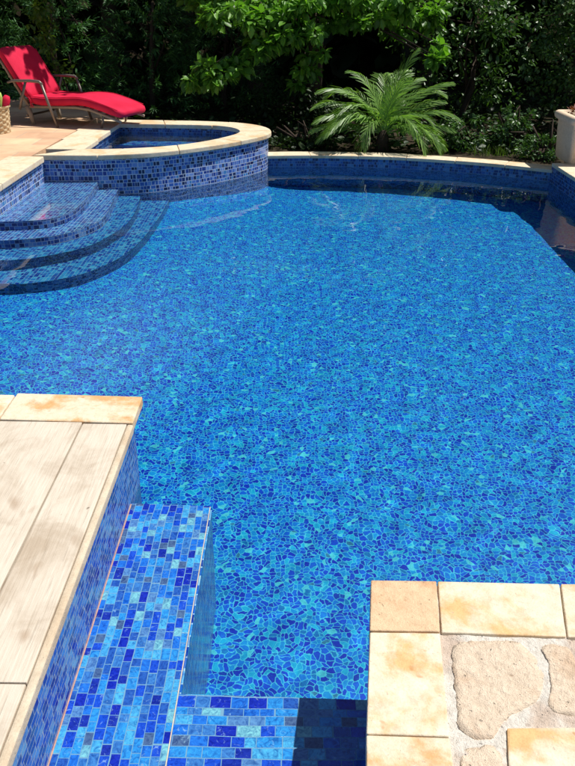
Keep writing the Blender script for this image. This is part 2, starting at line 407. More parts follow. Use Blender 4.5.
# ------------------------------------------------------------------ leaves (numpy)
def leaf_template(kind):
    if kind == 'ovate':    # folded pointed leaf, 4 quads
        s = [0, .3, .65, 1.0]; w = [.06, .30, .24, .0]
        v = [];
        for a, b in zip(s, w):
            v += [(a, -b, .07*b/.3), (a, 0, -.08*a*a), (a, b, .07*b/.3)]
        f = []
        for i in range(3):
            for k in range(2): f.append((i*3+k, i*3+k+1, (i+1)*3+k+1, (i+1)*3+k))
        return np.array(v, float), np.array(f)
    if kind == 'small':
        v = [(0, 0, 0), (.5, -.3, .05), (1, 0, -.05), (.5, .3, .05)]
        return np.array(v, float), np.array([(0, 1, 2, 3)])
    if kind == 'needle':
        v = [(0, -.03, 0), (.5, -.08, .0), (1, 0, -.08), (.5, .08, 0)]
        return np.array(v, float), np.array([(0, 1, 2, 3)])
    if kind == 'blade':
        v = []; f = []
        for i, a in enumerate((0, .35, .7, 1)):
            b = .03*(1-a**2)+.002
            v += [(a, -b, -.35*a*a), (a, b, -.35*a*a)]
        for i in range(3): f.append((i*2, i*2+1, i*2+3, i*2+2))
        return np.array(v, float), np.array(f)

def norm(a): return a/np.maximum(np.linalg.norm(a, axis=-1, keepdims=True), 1e-9)

def leaf_mesh(name, kind, P, T, S, mat, parent=None, upvec=(0, 0, 1), jitter=.45):
    tv, tf = leaf_template(kind); n = len(P)
    T = norm(T); U = norm(np.array(upvec)+rng.normal(0, jitter, (n, 3)))
    U = norm(U-T*np.sum(U*T, 1, keepdims=True)); W = np.cross(U, T)
    V = P[:, None, :]+S[:, None, None]*(tv[None, :, 0:1]*T[:, None]+tv[None, :, 1:2]*W[:, None]+tv[None, :, 2:3]*U[:, None])
    F = tf[None]+(np.arange(n)*len(tv))[:, None, None]
    return mesh_np(name, V.reshape(-1, 3), F.reshape(-1, tf.shape[1]), mat, parent)

def clusters(centers, radii, per, droop=.5, out=.8):
    """leaf positions and tip directions spread round cluster centres"""
    n = len(centers)*per
    C = np.repeat(np.array(centers, float), per, 0); Rr = np.repeat(np.array(radii, float), per)[:, None]
    d = norm(rng.normal(0, 1, (n, 3))); r = rng.random((n, 1))**.5
    P = C+d*r*Rr*np.array([1, 1, .55])
    T = d*out+rng.normal(0, .4, (n, 3))+np.array([0, 0, -droop])
    return P, T

def ell_centers(c, rad, n, shell=.55):
    d = norm(rng.normal(0, 1, (n, 3))); r = shell+(1-shell)*rng.random((n, 1))
    return np.array(c)+d*r*np.array(rad)

def limbs(mb, base, centers, r0, top_z, k=7):
    base = Vector(base); trunk_top = Vector((base.x+.1, base.y, top_z))
    mid = base.lerp(trunk_top, .5)+Vector((random.uniform(-.08, .08), random.uniform(-.08, .08), 0))
    mb.tube([base-Vector((0, 0, .05)), base+Vector((0, 0, .15)), mid, trunk_top], [r0*1.35, r0, r0*.8, r0*.45], 10)
    idx = rng.permutation(len(centers))[:k]
    for i in idx:
        e = Vector(centers[i]); s = base.lerp(trunk_top, random.uniform(.35, .98))
        m = s.lerp(e, .5)+Vector((random.uniform(-.2, .2), random.uniform(-.2, .2), random.uniform(0, .3)))
        mb.tube([s, m, e], [r0*.38, r0*.22, r0*.05], 6)

def tree(name, label, cat, base, cc, rad, ncl, per, size, mat, kind='ovate', group=None, r0=.12, clr=.5, droop=.5, shell=.55, trunk_top=None, extra=None):
    root = empty(name, base); tag(root, label, cat, group)
    b = np.array(base)
    C = ell_centers(np.array(cc)-b, rad, ncl, shell)
    P, T = clusters(C, np.full(ncl, clr)*rng.uniform(.6, 1.3, ncl), per, droop)
    if extra is not None:
        EC, ER, EP = extra
        P2, T2 = clusters(np.array(EC)-b, np.array(ER), EP, droop); P = np.vstack([P, P2]); T = np.vstack([T, T2])
    P[:, 2] = np.maximum(P[:, 2], .02+.1*rng.random(len(P)))
    S = (.45+.85*rng.random(len(P))**.8)*size
    leaf_mesh('crown', kind, P, T, S, mat, root)
    mb = MB(); limbs(mb, (0, 0, 0), C, r0, trunk_top if trunk_top else (cc[2]-base[2]), 8)
    if extra is not None:
        for e in np.array(EC)-b:
            s = Vector((0, 0, float(np.clip(e[2]+.5, .3, cc[2]))));e = Vector(e)
            mb.tube([s, s.lerp(e, .55)+Vector((0, 0, .12)), e], [.03, .018, .004], 5)
    mb.build('trunk', M['trunk'], root, smooth=True)
    return root

# ------------------------------------------------------------------ world, sun, camera
w = bpy.data.worlds.new('World'); sc.world = w; w.use_nodes = True
wn = w.node_tree; wn.nodes.clear()
wo = wn.nodes.new('ShaderNodeOutputWorld'); bg = wn.nodes.new('ShaderNodeBackground'); sky = wn.nodes.new('ShaderNodeTexSky')
sky.sky_type = 'NISHITA'; sky.sun_disc = False; sky.sun_elevation = R(62.3); sky.sun_rotation = R(73)
bg.inputs[1].default_value = .072
wn.links.new(sky.outputs[0], bg.inputs[0]); wn.links.new(bg.outputs[0], wo.inputs[0])
SUN = Vector((.4447, .1346, .8855))
sd = bpy.data.lights.new('sun', 'SUN'); sd.energy = 4.9; sd.angle = R(.5); sd.color = (1, .965, .9)
so = bpy.data.objects.new('sun', sd); col.objects.link(so); so.rotation_euler = SUN.to_track_quat('Z', 'Y').to_euler(); so.location = (4, 2, 9)

F = 745.0; PITCH = math.atan(388/745.0); ROLL = R(.8)
cd = bpy.data.cameras.new('camera'); cam = bpy.data.objects.new('camera', cd); col.objects.link(cam)
cd.sensor_fit = 'VERTICAL'; cd.sensor_height = 36; cd.lens = 36*F/766; cd.clip_end = 500; cd.clip_start = .05
cam.matrix_world = Matrix.Translation((0, 0, 1.8)) @ Matrix.Rotation(math.pi/2-PITCH, 4, 'X') @ Matrix.Rotation(ROLL, 4, 'Z')
sc.camera = cam
sc.view_settings.view_transform = 'Standard'; sc.view_settings.look = 'None'; sc.view_settings.gamma = 1; sc.view_settings.exposure = 0.12
sc.cycles.max_bounces = 8; sc.cycles.transparent_max_bounces = 12
sc.cycles.caustics_reflective = False; sc.cycles.caustics_refractive = True; sd.cycles.is_caustics_light = True

# ------------------------------------------------------------------ setting
# far edge path (front of the tiled wall)
FAR = catmull([(-.33, 8.95), (0.1, 9.01), (.55, 9.03), (1.28, 8.97), (1.84, 8.83), (2.37, 8.64), (2.93, 8.35)], 6)
LX = -2.41; RX = 2.87   # left and right pool walls
SPA_OUT = [(-2.50, 7.42), (-1.95, 7.44)] + catmull([(-1.95, 7.44), (-1.42, 7.60), (-.96, 7.93), (-.54, 8.38), (-.27, 8.87), (-.36, 9.32), (-.68, 9.58), (-1.15, 9.68)], 6)[1:] + [(-1.7, 9.69), (-2.42, 9.69)]

g = MB()
GZ = .085
for x0, x1, y0, y1 in ((-60, 60, 9.30, 120), (-60, -2.7, -60, 9.30), (3.4, 60, -60, 9.30), (-2.7, 3.4, -60, -2.4)):
    g.add([(x0, y0, GZ), (x1, y0, GZ), (x1, y1, GZ), (x0, y1, GZ)], [(0, 1, 2, 3)])
g.prism([(-.34, 9.07)]+offset(FAR, .12)+[(3.4, 8.30), (3.4, 9.30), (-.36, 9.30)], GZ-.01, GZ, bottom=False, side=False)
tag(g.build('ground', M['soil']), 'dark leafy garden soil around the pool', kind='structure')

# ------------------------------------------------------------------ pool basin
def arc_dist(x, y):
    return max(0.0, math.hypot(max(0, x+2.4)/1.2, max(0, 7.5-y)/2.4)-1)*1.2
def zfloor(x, y):
    ys = [-3, 2.0, 3.0, 5.8, 7.4, 8.4, 12]; zs = [-.84, -.84, -.84, -.85, -.84, -.98, -1.08]
    b = float(np.interp(y, ys, zs))
    t = min(1, arc_dist(x, y)/1.4); t = t*t*(3-2*t)
    return -.46+(b+.46)*t
pool = empty('swimming_pool', (0, 5, 0)); tag(pool, 'curved swimming pool lined with blue glass mosaic', 'pool')
def child(mb, name, mat, parent, **k):
    """geometry is written in world metres; shift it under its parent"""
    p = parent; off = Vector((0, 0, 0))
    while p is not None: off += p.location; p = p.parent
    mb.v = [(v[0]-off.x, v[1]-off.y, v[2]-off.z) for v in mb.v]
    return mb.build(name, mat, parent, **k)
fm = MB(); X = np.arange(-2.46, 3.1, .15); Y = np.arange(-2.3, 9.3, .15)
vs = [(x, y, zfloor(x, y)) for y in Y for x in X]; nx = len(X)
fm.add(vs, [(j*nx+i, j*nx+i+1, (j+1)*nx+i+1, (j+1)*nx+i) for j in range(len(Y)-1) for i in range(nx-1)])
child(fm, 'pool_floor', M['floor'], pool, smooth=True)
# left wall (deck side), far curved wall, right wall, as solids with thickness
m = MB(); m.box(LX-.28, LX, -2.3, 7.46, -.95, .335); child(m, 'side_wall', M['spa_wall'], pool)
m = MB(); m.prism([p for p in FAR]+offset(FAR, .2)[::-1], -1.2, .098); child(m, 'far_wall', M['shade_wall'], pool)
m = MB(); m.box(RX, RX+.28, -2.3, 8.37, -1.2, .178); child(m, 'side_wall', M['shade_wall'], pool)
# far coping: five long stones following the curve
def coping_run(front, width, over, z0, z1, n, mat_list, parent, gap=.004, bevel=.008, flip=False):
    P = front; L = [0]
    for a, b in zip(P[:-1], P[1:]): L.append(L[-1]+math.dist(a, b))
    def at_(s):
        s = max(0, min(L[-1], s))
        for i in range(len(P)-1):
            if s <= L[i+1]+1e-9:
                t = (s-L[i])/max(1e-9, L[i+1]-L[i]); return (P[i][0]+(P[i+1][0]-P[i][0])*t, P[i][1]+(P[i+1][1]-P[i][1])*t)
    cuts = n if isinstance(n, list) else [L[-1]*k/n for k in range(n+1)]
    sg = -1 if flip else 1
    for k in range(len(cuts)-1):
        a, b = cuts[k]+gap/2, cuts[k+1]-gap/2
        ss = [a]+[l for l in L if a+.01 < l < b-.01]+[b]
        # normals from the full path for clean joints
        def nrm(s):
            p, q = at_(s-.02), at_(s+.02); tx, ty = q[0]-p[0], q[1]-p[1]; l = math.hypot(tx, ty); return (-ty/l*sg, tx/l*sg)
        inn = []; outp = []
        for s_ in ss:
            p = at_(s_); nx_, ny_ = nrm(s_)
            inn.append((p[0]-nx_*over, p[1]-ny_*over)); outp.append((p[0]+nx_*(width-over), p[1]+ny_*(width-over)))
        dz = random.uniform(-.002, .002)
        mb = MB(); mb.prism(inn+outp[::-1], z0, z1+dz)
        child(mb, 'coping_stone', mat_list[k % len(mat_list)], parent, bevel=bevel)
coping_run(FAR, .24, .04, .10, .138, 6, [M['spa_cop']], pool)
m = None
coping_run([(RX, 8.30), (RX, -2.3)], .34, .03, .18, .22, [0, .6, 1.5, 2.5, 3.6, 4.7, 5.9, 7.1, 8.4, 9.9], [M['spa_cop']], pool)

# rippled surface: many small crossing waves, as real geometry
st_ = .016
wx = np.arange(-2.46, 2.92, st_); wy = np.arange(-1.0, 9.12, st_)
WXX, WYY = np.meshgrid(wx, wy); Z = np.zeros_like(WXX); rw = np.random.default_rng(5)
for k in range(46):
    lam = 10**(rw.uniform(math.log10(.06), math.log10(.11)) if k % 3 == 0 else rw.uniform(math.log10(.10), math.log10(.34))); th = rw.uniform(0, 2*math.pi); kk = 2*math.pi/lam
    Z += RIPPLE*lam/kk*rw.uniform(.5, 1.2)*np.sin(kk*(WXX*math.cos(th)+WYY*math.sin(th))+rw.uniform(0, 6.28)+.8*np.sin(WXX*rw.uniform(.5, 1.6)+WYY*rw.uniform(.5, 1.6)))
Z *= np.interp(WYY, [0, 3.2, 5.5, 7.0, 9], [1.7, 1.5, 1.0, .8, .75])
V = np.stack([WXX.ravel(), WYY.ravel(), Z.ravel()], 1); nx_ = len(wx); ny_ = len(wy)
I, J = np.meshgrid(np.arange(nx_-1), np.arange(ny_-1)); b0 = (J*nx_+I).ravel()
wo_ = mesh_np('pool_water', V, np.stack([b0, b0+1, b0+nx_+1, b0+nx_], 1), M['water'])
for p_ in (wo_.data.polygons,): p_.foreach_set('use_smooth', np.ones(len(p_), dtype=bool))
wo_.cycles.is_caustics_caster = True
tag(wo_, 'clear rippled water filling the pool', kind='structure')

# ------------------------------------------------------------------ patio behind steps and left
p = MB(); p.prism([(-8, -2.3), (LX-.02, -2.3), (LX-.02, 7.40), (-2.52, 7.40), (-2.46, 9.72), (-2.46, 11.6), (-8, 11.6)], .05, .383)
tag(p.build('patio', M['patio']), 'pinkish stone patio beside the pool', kind='structure')
lc = empty('patio_edging', (-2.6, 5, .3)); tag(lc, 'cream stone edging along the patio above the pool steps', 'edging')
coping_run([(LX, -2.0), (LX, 7.36)], .34, .03, .336, .390, [0, 1.2, 2.4, 3.6, 4.8, 6.0, 7.1, 8.2, 9.36], [M['pale_cop']], lc, flip=False)
p = MB(); p.box(RX+.31, 9, -2.3, 8.9, .05, .212)
tag(p.build('patio', M['patio']), 'stone patio on the right side of the pool', kind='structure')

# ------------------------------------------------------------------ spa
spa = empty('spa_pool', (-1.4, 8.6, 0)); tag(spa, 'raised round spa with blue mosaic walls and cream stone rim', 'spa')
def inset(poly, d):
    n = len(poly); o = []
    for i in range(n):
        a, b = poly[i-1], poly[(i+1) % n]; tx, ty = b[0]-a[0], b[1]-a[1]; l = math.hypot(tx, ty)
        o.append((poly[i][0]-ty/l*d, poly[i][1]+tx/l*d))
    return o
SPA_IN = [(-2.12, 7.72), (-1.85, 7.73)] + catmull([(-1.85, 7.73), (-1.45, 7.86), (-1.10, 8.08), (-.80, 8.42), (-.58, 8.86), (-.64, 9.18), (-.86, 9.36), (-1.2, 9.42)], 6)[1:] + [(-1.7, 9.42), (-2.09, 9.42)]
m = MB(); m.prism(SPA_OUT, -1.2, .348, top=False, bottom=False); child(m, 'outer_wall', M['spa_wall'], spa)
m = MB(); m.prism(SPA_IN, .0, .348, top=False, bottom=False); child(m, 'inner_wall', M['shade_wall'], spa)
m = MB(); m.prism(SPA_OUT, .0, .03, bottom=False, side=False); child(m, 'spa_floor', M['step'], spa)
bench = [(-2.12, 9.43)]+[(x, y) for x, y in SPA_IN if y > 9.1 or (x > -.7 and y > 8.6)]
far_in = [q for q in SPA_IN if q[1] > 8.5 and q[0] > -2.0]
b_in = [(-2.0+(x+2.0)*.80, 8.2+(y-8.2)*.72) for x, y in far_in]
m = MB(); m.prism([(-2.09, 9.42)]+far_in[::-1]+[(b_in[0])]+b_in[1:]+[(-2.09, b_in[-1][1])], .03, .205); child(m, 'bench', M['seat'], spa)
# rim: stones between outer and inner outline
def strip_stone(o_pts, i_pts, z0, z1, mat, parent, name='coping_stone'):
    mb = MB(); mb.prism(o_pts+i_pts[::-1], z0, z1+random.uniform(-.0015, .0015)); child(mb, name, mat, parent, bevel=.009)
def resample(P, n):
    L = [0]
    for a, b in zip(P[:-1], P[1:]): L.append(L[-1]+math.dist(a, b))
    out = []
    for k in range(n+1):
        s = L[-1]*k/n
        i = max(j for j in range(len(L)-1) if L[j] <= s+1e-9) if s > 0 else 0
        t = (s-L[i])/max(L[i+1]-L[i], 1e-9); out.append((P[i][0]+(P[i+1][0]-P[i][0])*t, P[i][1]+(P[i+1][1]-P[i][1])*t))
    return out
spo = [(x, y) for x, y in offset(SPA_OUT, -.035)]; spo[0] = (-2.50, 7.385); spo[-1] = (-2.42, 9.725)
spi = [(x, y) for x, y in offset(SPA_IN, .02)]
NS = 54
RO, RI = resample(spo, NS), resample(spi, NS)
cuts = [0, 6, 14, 22, 30, 38, 46, 54]
for a, b in zip(cuts[:-1], cuts[1:]):
    o_ = RO[a:b+1]; i_ = RI[a:b+1]
    def shrink(p, q, d=.003):
        l = math.dist(p, q); return (p[0]+(q[0]-p[0])*d/l, p[1]+(q[1]-p[1])*d/l)
    o_[0] = shrink(o_[0], o_[1]); i_[0] = shrink(i_[0], i_[1]); o_[-1] = shrink(o_[-1], o_[-2]); i_[-1] = shrink(i_[-1], i_[-2])
    strip_stone(o_, i_, .350, .400, M['spa_cop'], spa)
for (y0, y1) in ((7.72, 8.3), (8.304, 8.9), (8.904, 9.41)):
    mb = MB(); x0 = -2.47; mb.prism([(x0, y0), (-2.09, y0), (-2.07, y1), (x0+.03, y1)], .350, .398); child(mb, 'coping_stone', M['pale_cop'], spa, bevel=.008)
sw = MB(); sw.prism(inset(SPA_IN, -.004), 0, .300, side=False, bottom=False)
tag(sw.build('spa_water', M['spa_water']), 'still water inside the raised spa', kind='structure')

# ------------------------------------------------------------------ steps
def arc_pts(P): return catmull(P, 6)
S1 = [(-1.90, 7.43), (-1.86, 6.90), (-1.85, 6.50), (-1.90, 6.20), (-2.05, 6.02), (-2.40, 5.94)]
S2 = [(-1.71, 7.43), (-1.66, 6.95), (-1.62, 6.50), (-1.66, 6.18), (-1.84, 5.87), (-2.10, 5.72), (-2.40, 5.66)]
S3 = [(-1.50, 7.47), (-1.45, 7.05), (-1.43, 6.55), (-1.48, 6.18), (-1.63, 5.76), (-1.95, 5.47), (-2.20, 5.40), (-2.40, 5.37)]
S4 = [(-1.23, 7.55), (-1.23, 7.0), (-1.265, 6.25), (-1.361, 5.736), (-1.582, 5.326), (-1.879, 5.145), (-2.10, 5.114), (-2.40, 5.10)]
steps = empty('pool_steps', (-2.0, 6.6, -.2)); tag(steps, 'four curved mosaic steps descending into the pool beside the spa', 'steps')
for P, zt, zb, mt in ((S4, -.25, -.85, 'step'), (S3, -.012, -.246, 'step'), (S2, .066, -.005, 'step_top'), (S1, .14, .069, 'step_top')):
    poly = arc_pts(P)+[(LX-.01, P[-1][1]), (LX-.01, 7.45)]
    mb = MB(); mb.prism(poly, zb, zt, swap=True); so_ = child(mb, 'step', M[mt], steps, merge=False)
    mb = MB(); mb.wall(offset(arc_pts(P), .0025), zb, zt-.004); child(mb, 'riser', M['shade_wall'], so_)  # dark tile ribbon paints the shade on the riser into its colour

# ------------------------------------------------------------------ near left platform
pl = empty('wooden_deck_platform', (-1.2, 1.4, 0)); tag(pl, 'near left platform of bleached boards edged by cream stone above blue tiles', 'platform')
WX = -.605
m = MB(); m.box(-3.2, WX, -2.0, 2.54, -.95, .352, swap=False); child(m, 'tiled_wall', M['left_wall'], pl)
m = MB(); m.box(-3.2, WX-.03, -2.0, 2.34, .352, .362); child(m, 'base_slab', M['concrete'], pl)
for i, (x0, x1) in enumerate(((-1.068, -.570), (-1.60, -1.073), (-2.1, -1.605))):
    mb = MB(); mb.prism([(x0, 2.383), (x1, 2.368), (x1, 2.572), (x0, 2.587)], .352, .392); child(mb, 'coping_stone', M['cream_stain'] if i == 0 else M['cream'], pl, bevel=.007, seg=3)
xs = [-.590, -.756, -1.03, -1.31, -1.6]
def board(xr0, xl0, y0, y1):
    mb = MB(); mb.box(xl0, xr0, y0, y1, .362, .390); return child(mb, 'deck_board', M['board'], pl, bevel=.003)
board(-.591, -.752, 1.198, 2.362); board(-.591, -.752, -2.0, 1.194)
board(-.758, -1.062, -2.0, 2.372); board(-1.068, -1.372, .6, 2.376); board(-1.068, -1.372, -2.0, .594); board(-1.378, -1.7, -2.0, 2.38)
mb = MB(); mb.box(-.5895, -.566, -2.0, 2.362, .353, .390); child(mb, 'edge_trim', M['trim'], pl, bevel=.009, seg=3)

# ledge and seat
lg = empty('tiled_ledge', (-.45, 1.5, 0)); tag(lg, 'long narrow blue mosaic ledge against the near left platform', 'ledge')
m = MB(); m.prism([(WX, -2.0), (-.318, -2.0), (-.292, 2.352), (WX, 2.362)], -.95, .03, swap=True); child(m, 'tiled_top', M['ledge'], lg)
mb = MB(); mb.prism([(-.318, -2.0), (-.315, -2.0), (-.289, 2.352), (-.292, 2.352)], -.95, .012); child(mb, 'tiled_riser', M['riser'], lg)
mb = MB(); mb.box(WX, WX+.0035, -1.9, 2.354, .03, .032); child(mb, 'grout_line', M['grout'], lg)
mb = MB(); mb.prism([(-.3212, -1.9), (-.3184, -1.9), (-.2926, 2.345), (-.2954, 2.345)], .0302, .0312); child(mb, 'grout_line', M['trim'], lg)
st = empty('mosaic_bench', (0, .8, 0)); tag(st, 'low blue mosaic bench between the ledge and the right stone platform', 'bench')
m = MB(); m.prism([(-.310, -2.0), (.32, -2.0), (.32, 1.468), (-.299, 1.482)], -.95, .018); child(m, 'tiled_top', M['seat'], st)

# ------------------------------------------------------------------ near right platform
rp_ = empty('stone_platform', (.9, .9, 0)); tag(rp_, 'near right platform of crazy paved sandstone with cream border tiles', 'platform')
m = MB(); m.prism([(.20, -2.0), (3.05, -2.0), (3.05, 1.50), (.262, 1.515)], -.95, .352); child(m, 'tiled_wall', M['left_wall'], rp_)
rim = [([(.235, 1.553), (.413, 1.553), (.391, 1.371), (.215, 1.371)], 'pinkstone'),
       ([(.417, 1.553), (.747, 1.549), (.704, 1.360), (.395, 1.369)], 'cream'),
       ([(.751, 1.549), (1.10, 1.548), (1.10, 1.355), (.708, 1.359)], 'cream_stain'),
       ([(1.104, 1.548), (1.55, 1.545), (1.55, 1.352), (1.104, 1.354)], 'cream'),
       ([(1.554, 1.545), (2.2, 1.545), (2.2, 1.35), (1.554, 1.352)], 'cream_stain'),
       ([(.215, 1.367), (.390, 1.367), (.359, 1.073), (.181, 1.077)], 'cream'),
       ([(.1805, 1.073), (.3585, 1.069), (.335, .72), (.150, .72)], 'cream_stain'),
       ([(.1495, .716), (.3345, .716), (.30, .30), (.12, .30)], 'cream')]
for pts, mt in rim:
    mb = MB(); mb.prism(pts, .3545, .390+random.uniform(-.0015, .0015)); child(mb, 'border_tile', M[mt], rp_, bevel=.004, seg=3)
m = MB(); m.prism([(.17, -1.9), (3.04, -1.9), (3.04, 1.53), (.255, 1.53), (.235, 1.37), (.205, 1.08)], .3525, .3535); child(m, 'base_slab', M['concrete'], rp_)
gx = np.arange(.14, 2.2, .009); gy = np.arange(.2, 1.545, .009)
from mathutils import noise as mnoise
def mz(x, y):
    return .3815+.0035*mnoise.noise(Vector((x*14, y*14, 1)))+.0018*mnoise.noise(Vector((x*45, y*45, 5)))
def in_x(x, y): return max(x, float(np.interp(y, [.2, .72, 1.073, 1.37, 1.545], [.12, .155, .186, .222, .241])))
m = MB(); m.add([(in_x(x, y), y, mz(x, y)) for y in gy for x in gx], [(j*len(gx)+i, j*len(gx)+i+1, (j+1)*len(gx)+i+1, (j+1)*len(gx)+i) for j in range(len(gy)-1) for i in range(len(gx)-1)])
child(m, 'mortar_bed', M['mortar'], rp_, smooth=True)
def flag(pts, mt, z=.388, rough=.012):
    P = []
    N_ = len(pts); cut = []
    for k in range(N_):
        a, b = pts[k], pts[(k+1) % N_]
        cut += [(a[0]+(b[0]-a[0])*.16, a[1]+(b[1]-a[1])*.16), (a[0]+(b[0]-a[0])*.84, a[1]+(b[1]-a[1])*.84)]
    for k in range(len(cut)):
        a, b = cut[k], cut[(k+1) % len(cut)]; q_ = max(1, int(math.dist(a, b)/.004))
        P += [(a[0]+(b[0]-a[0])*z_/q_, a[1]+(b[1]-a[1])*z_/q_) for z_ in range(q_)]
    P = [(x+.006*mnoise.noise(Vector((x*40, y*40, 2)))+.002*mnoise.noise(Vector((x*160, y*160, 2))), y+.006*mnoise.noise(Vector((x*40, y*40, 9)))+.002*mnoise.noise(Vector((x*160, y*160, 9)))) for x, y in P]
    mb = MB(); n = len(P); cx = sum(p[0] for p in P)/n; cy = sum(p[1] for p in P)/n
    K = 14; vs = []
    for k in range(K+1):      # rings from the rim to the middle, top surface rough
        f_ = 1-k/K
        for (x, y) in P:
            X_, Y_ = cx+(x-cx)*f_, cy+(y-cy)*f_
            if k == 0: z_ = .374
            else: z_ = z-.002*max(0, 1-k/1.5)+.0013*mnoise.noise(Vector((X_*22, Y_*22, 3)))+.0014*mnoise.noise(Vector((X_*70, Y_*70, 4)))
            if k == 1: X_, Y_ = cx+(x-cx)*.985, cy+(y-cy)*.985
            vs.append((X_, Y_, z_))
    fs = [(i*n+j, i*n+(j+1) % n, (i+1)*n+(j+1) % n, (i+1)*n+j) for i in range(K) for j in range(n)]
    mb.add(vs, fs); child(mb, 'paving_stone', M[mt], rp_, smooth=True)
flag([(.420, 1.343), (.488, 1.350), (.583, 1.351), (.612, 1.303), (.617, 1.237), (.583, 1.170), (.520, 1.140), (.480, 1.108), (.453, 1.070), (.415, 1.068), (.382, 1.10), (.396, 1.188), (.404, 1.275)], 'flag', .3845)
flag([(.636, 1.342), (.704, 1.340), (.706, 1.24), (.70, 1.136), (.612, 1.138), (.598, 1.165), (.632, 1.24)], 'flag', .3845)
mb = MB(); mb.prism([(.489, 1.097), (.80, 1.105), (.77, .84), (.435, .84)], .37, .389); child(mb, 'paving_stone', M['cream'], rp_, bevel=.005)
flag([(.382, 1.050), (.464, 1.058), (.458, .96), (.41, .87), (.362, .90), (.36, .98)], 'flag', .3845)
flag([(.73, 1.33), (.86, 1.33), (.93, 1.24), (.86, 1.14), (.72, 1.145), (.715, 1.22)], 'flag', .3845)
flag([(.95, 1.33), (1.2, 1.32), (1.22, 1.16), (1.0, 1.12), (.95, 1.2)], 'flag', .3845)
flag([(.83, 1.09), (1.1, 1.09), (1.15, .85), (.82, .84)], 'flag', .3845)
flag([(.40, .80), (.70, .80), (.72, .5), (.38, .52)], 'flag', .3845)
flag([(.76, .79), (1.1, .80), (1.1, .5), (.76, .48)], 'flag', .3845)

# ------------------------------------------------------------------ planter on the right
pn = empty('planter_urn', (3.27, 8.50, .212)); tag(pn, 'cream rendered planter with rolled rim and reddish leaves at right edge', 'planter')
def rsq(h, r, n=6):
    P = []
    for cx, cy, a0 in ((h-r, h-r, 0), (-h+r, h-r, 90), (-h+r, -h+r, 180), (h-r, -h+r, 270)):
        for k in range(n+1):
            a = R(a0+90*k/n); P.append((cx+r*math.cos(a), cy+r*math.sin(a)))
    return P
prof = [(.0, .255, .04), (.02, .262, .04), (.30, .285, .05), (.40, .290, .05), (.41, .312, .06), (.425, .328, .07), (.455, .335, .07), (.48, .328, .07), (.492, .310, .06), (.488, .26, .05), (.42, .25, .05)]
vs = []; n_ = 28
for z, h, r in prof: vs += [(x, y, z) for x, y in rsq(h, r)]
fs = [(i*n_+k, i*n_+(k+1) % n_, (i+1)*n_+(k+1) % n_, (i+1)*n_+k) for i in range(len(prof)-1) for k in range(n_)]
mb = MB().add(vs, fs); mb.build('pot', M['render'], pn, smooth=True)
mb = MB().add([(x, y, .44) for x, y in rsq(.255, .05)], [tuple(range(n_))]); mb.build('potting_soil', M['soil'], pn)
C = ell_centers((0, 0, .50), (.22, .22, .10), 26, .2); P, T = clusters(C, np.full(26, .07), 36, -.2)
P[:, 2] = np.maximum(P[:, 2], .45)
leaf_mesh('foliage', 'ovate', P, T, rng.uniform(.03, .055, len(P)), M['leaf_red'], pn)

# ------------------------------------------------------------------ lounger
M['red'] = None
t = NT('red_canvas'); tc = t.new('ShaderNodeTexCoord'); n1 = t.noise(tc.outputs['Object'], 5, 3); n2 = t.noise(tc.outputs['Object'], 350, 2)
cr = t.ramp([(.3, (.56, .009, .045)), (.7, (.66, .018, .065))], 'LINEAR', n1.outputs[0])
t.bsdf(cr.outputs[0], .75, .2, t.bump(t.math('ADD', n2.outputs[0], t.math('MULTIPLY', n1.outputs[0], 6)), .3, .006)); M['red'] = t.m
M['metal'] = simple('bronze_metal', (.20, .165, .14), .4, .5, metal=.5, var=.15)
M['teak'] = simple('weathered_slats', (.30, .25, .19), .7, .3, var=.25, bump=.2, scale=40)
LZ = .385
lo = empty('sun_lounger', (-3.00, 9.60, LZ-.002), R(-19)); tag(lo, 'red cushioned sun lounger with raised back on the patio beside the spa', 'sun lounger')
def sweep(path, hw, th, seg=5, n_end=3):
    """rounded rectangle swept along (u,w) path; the path is the underside"""
    path = catmull(path, 5); N = len(path); vs = []; fs = []
    sec = []
    r = th*.46
    for cx, cy, a0 in ((hw-r, th-r, 0), (-hw+r, th-r, 90), (-hw+r, r, 180), (hw-r, r, 270)):
        for k in range(seg+1):
            a = R(a0+90*k/seg); sec.append((cx+r*math.cos(a), cy+r*math.sin(a)))
    m_ = len(sec)
    for i, (u, w_) in enumerate(path):
        a = path[max(i-1, 0)]; b = path[min(i+1, N-1)]; tu, tw = b[0]-a[0], b[1]-a[1]; l = math.hypot(tu, tw); nu, nw = -tw/l, tu/l
        e = min(i, N-1-i); k = {0: .55, 1: .86, 2: .95, 3: .985}.get(e, 1.0)
        for v_, h in sec:
            hh = th/2+(h-th/2)*(k if e < 3 else 1); vv = v_*(1-(1-k)*.42)
            puff = 0.0
            vs.append((u+nu*(hh+puff), vv, w_+nw*(hh+puff)))
    for i in range(N-1):
        for k in range(m_): fs.append((i*m_+k, i*m_+(k+1) % m_, (i+1)*m_+(k+1) % m_, (i+1)*m_+k))
    fs.append(tuple(range(m_))[::-1]); fs.append(tuple((N-1)*m_+k for k in range(m_)))
    return MB().add(vs, fs)
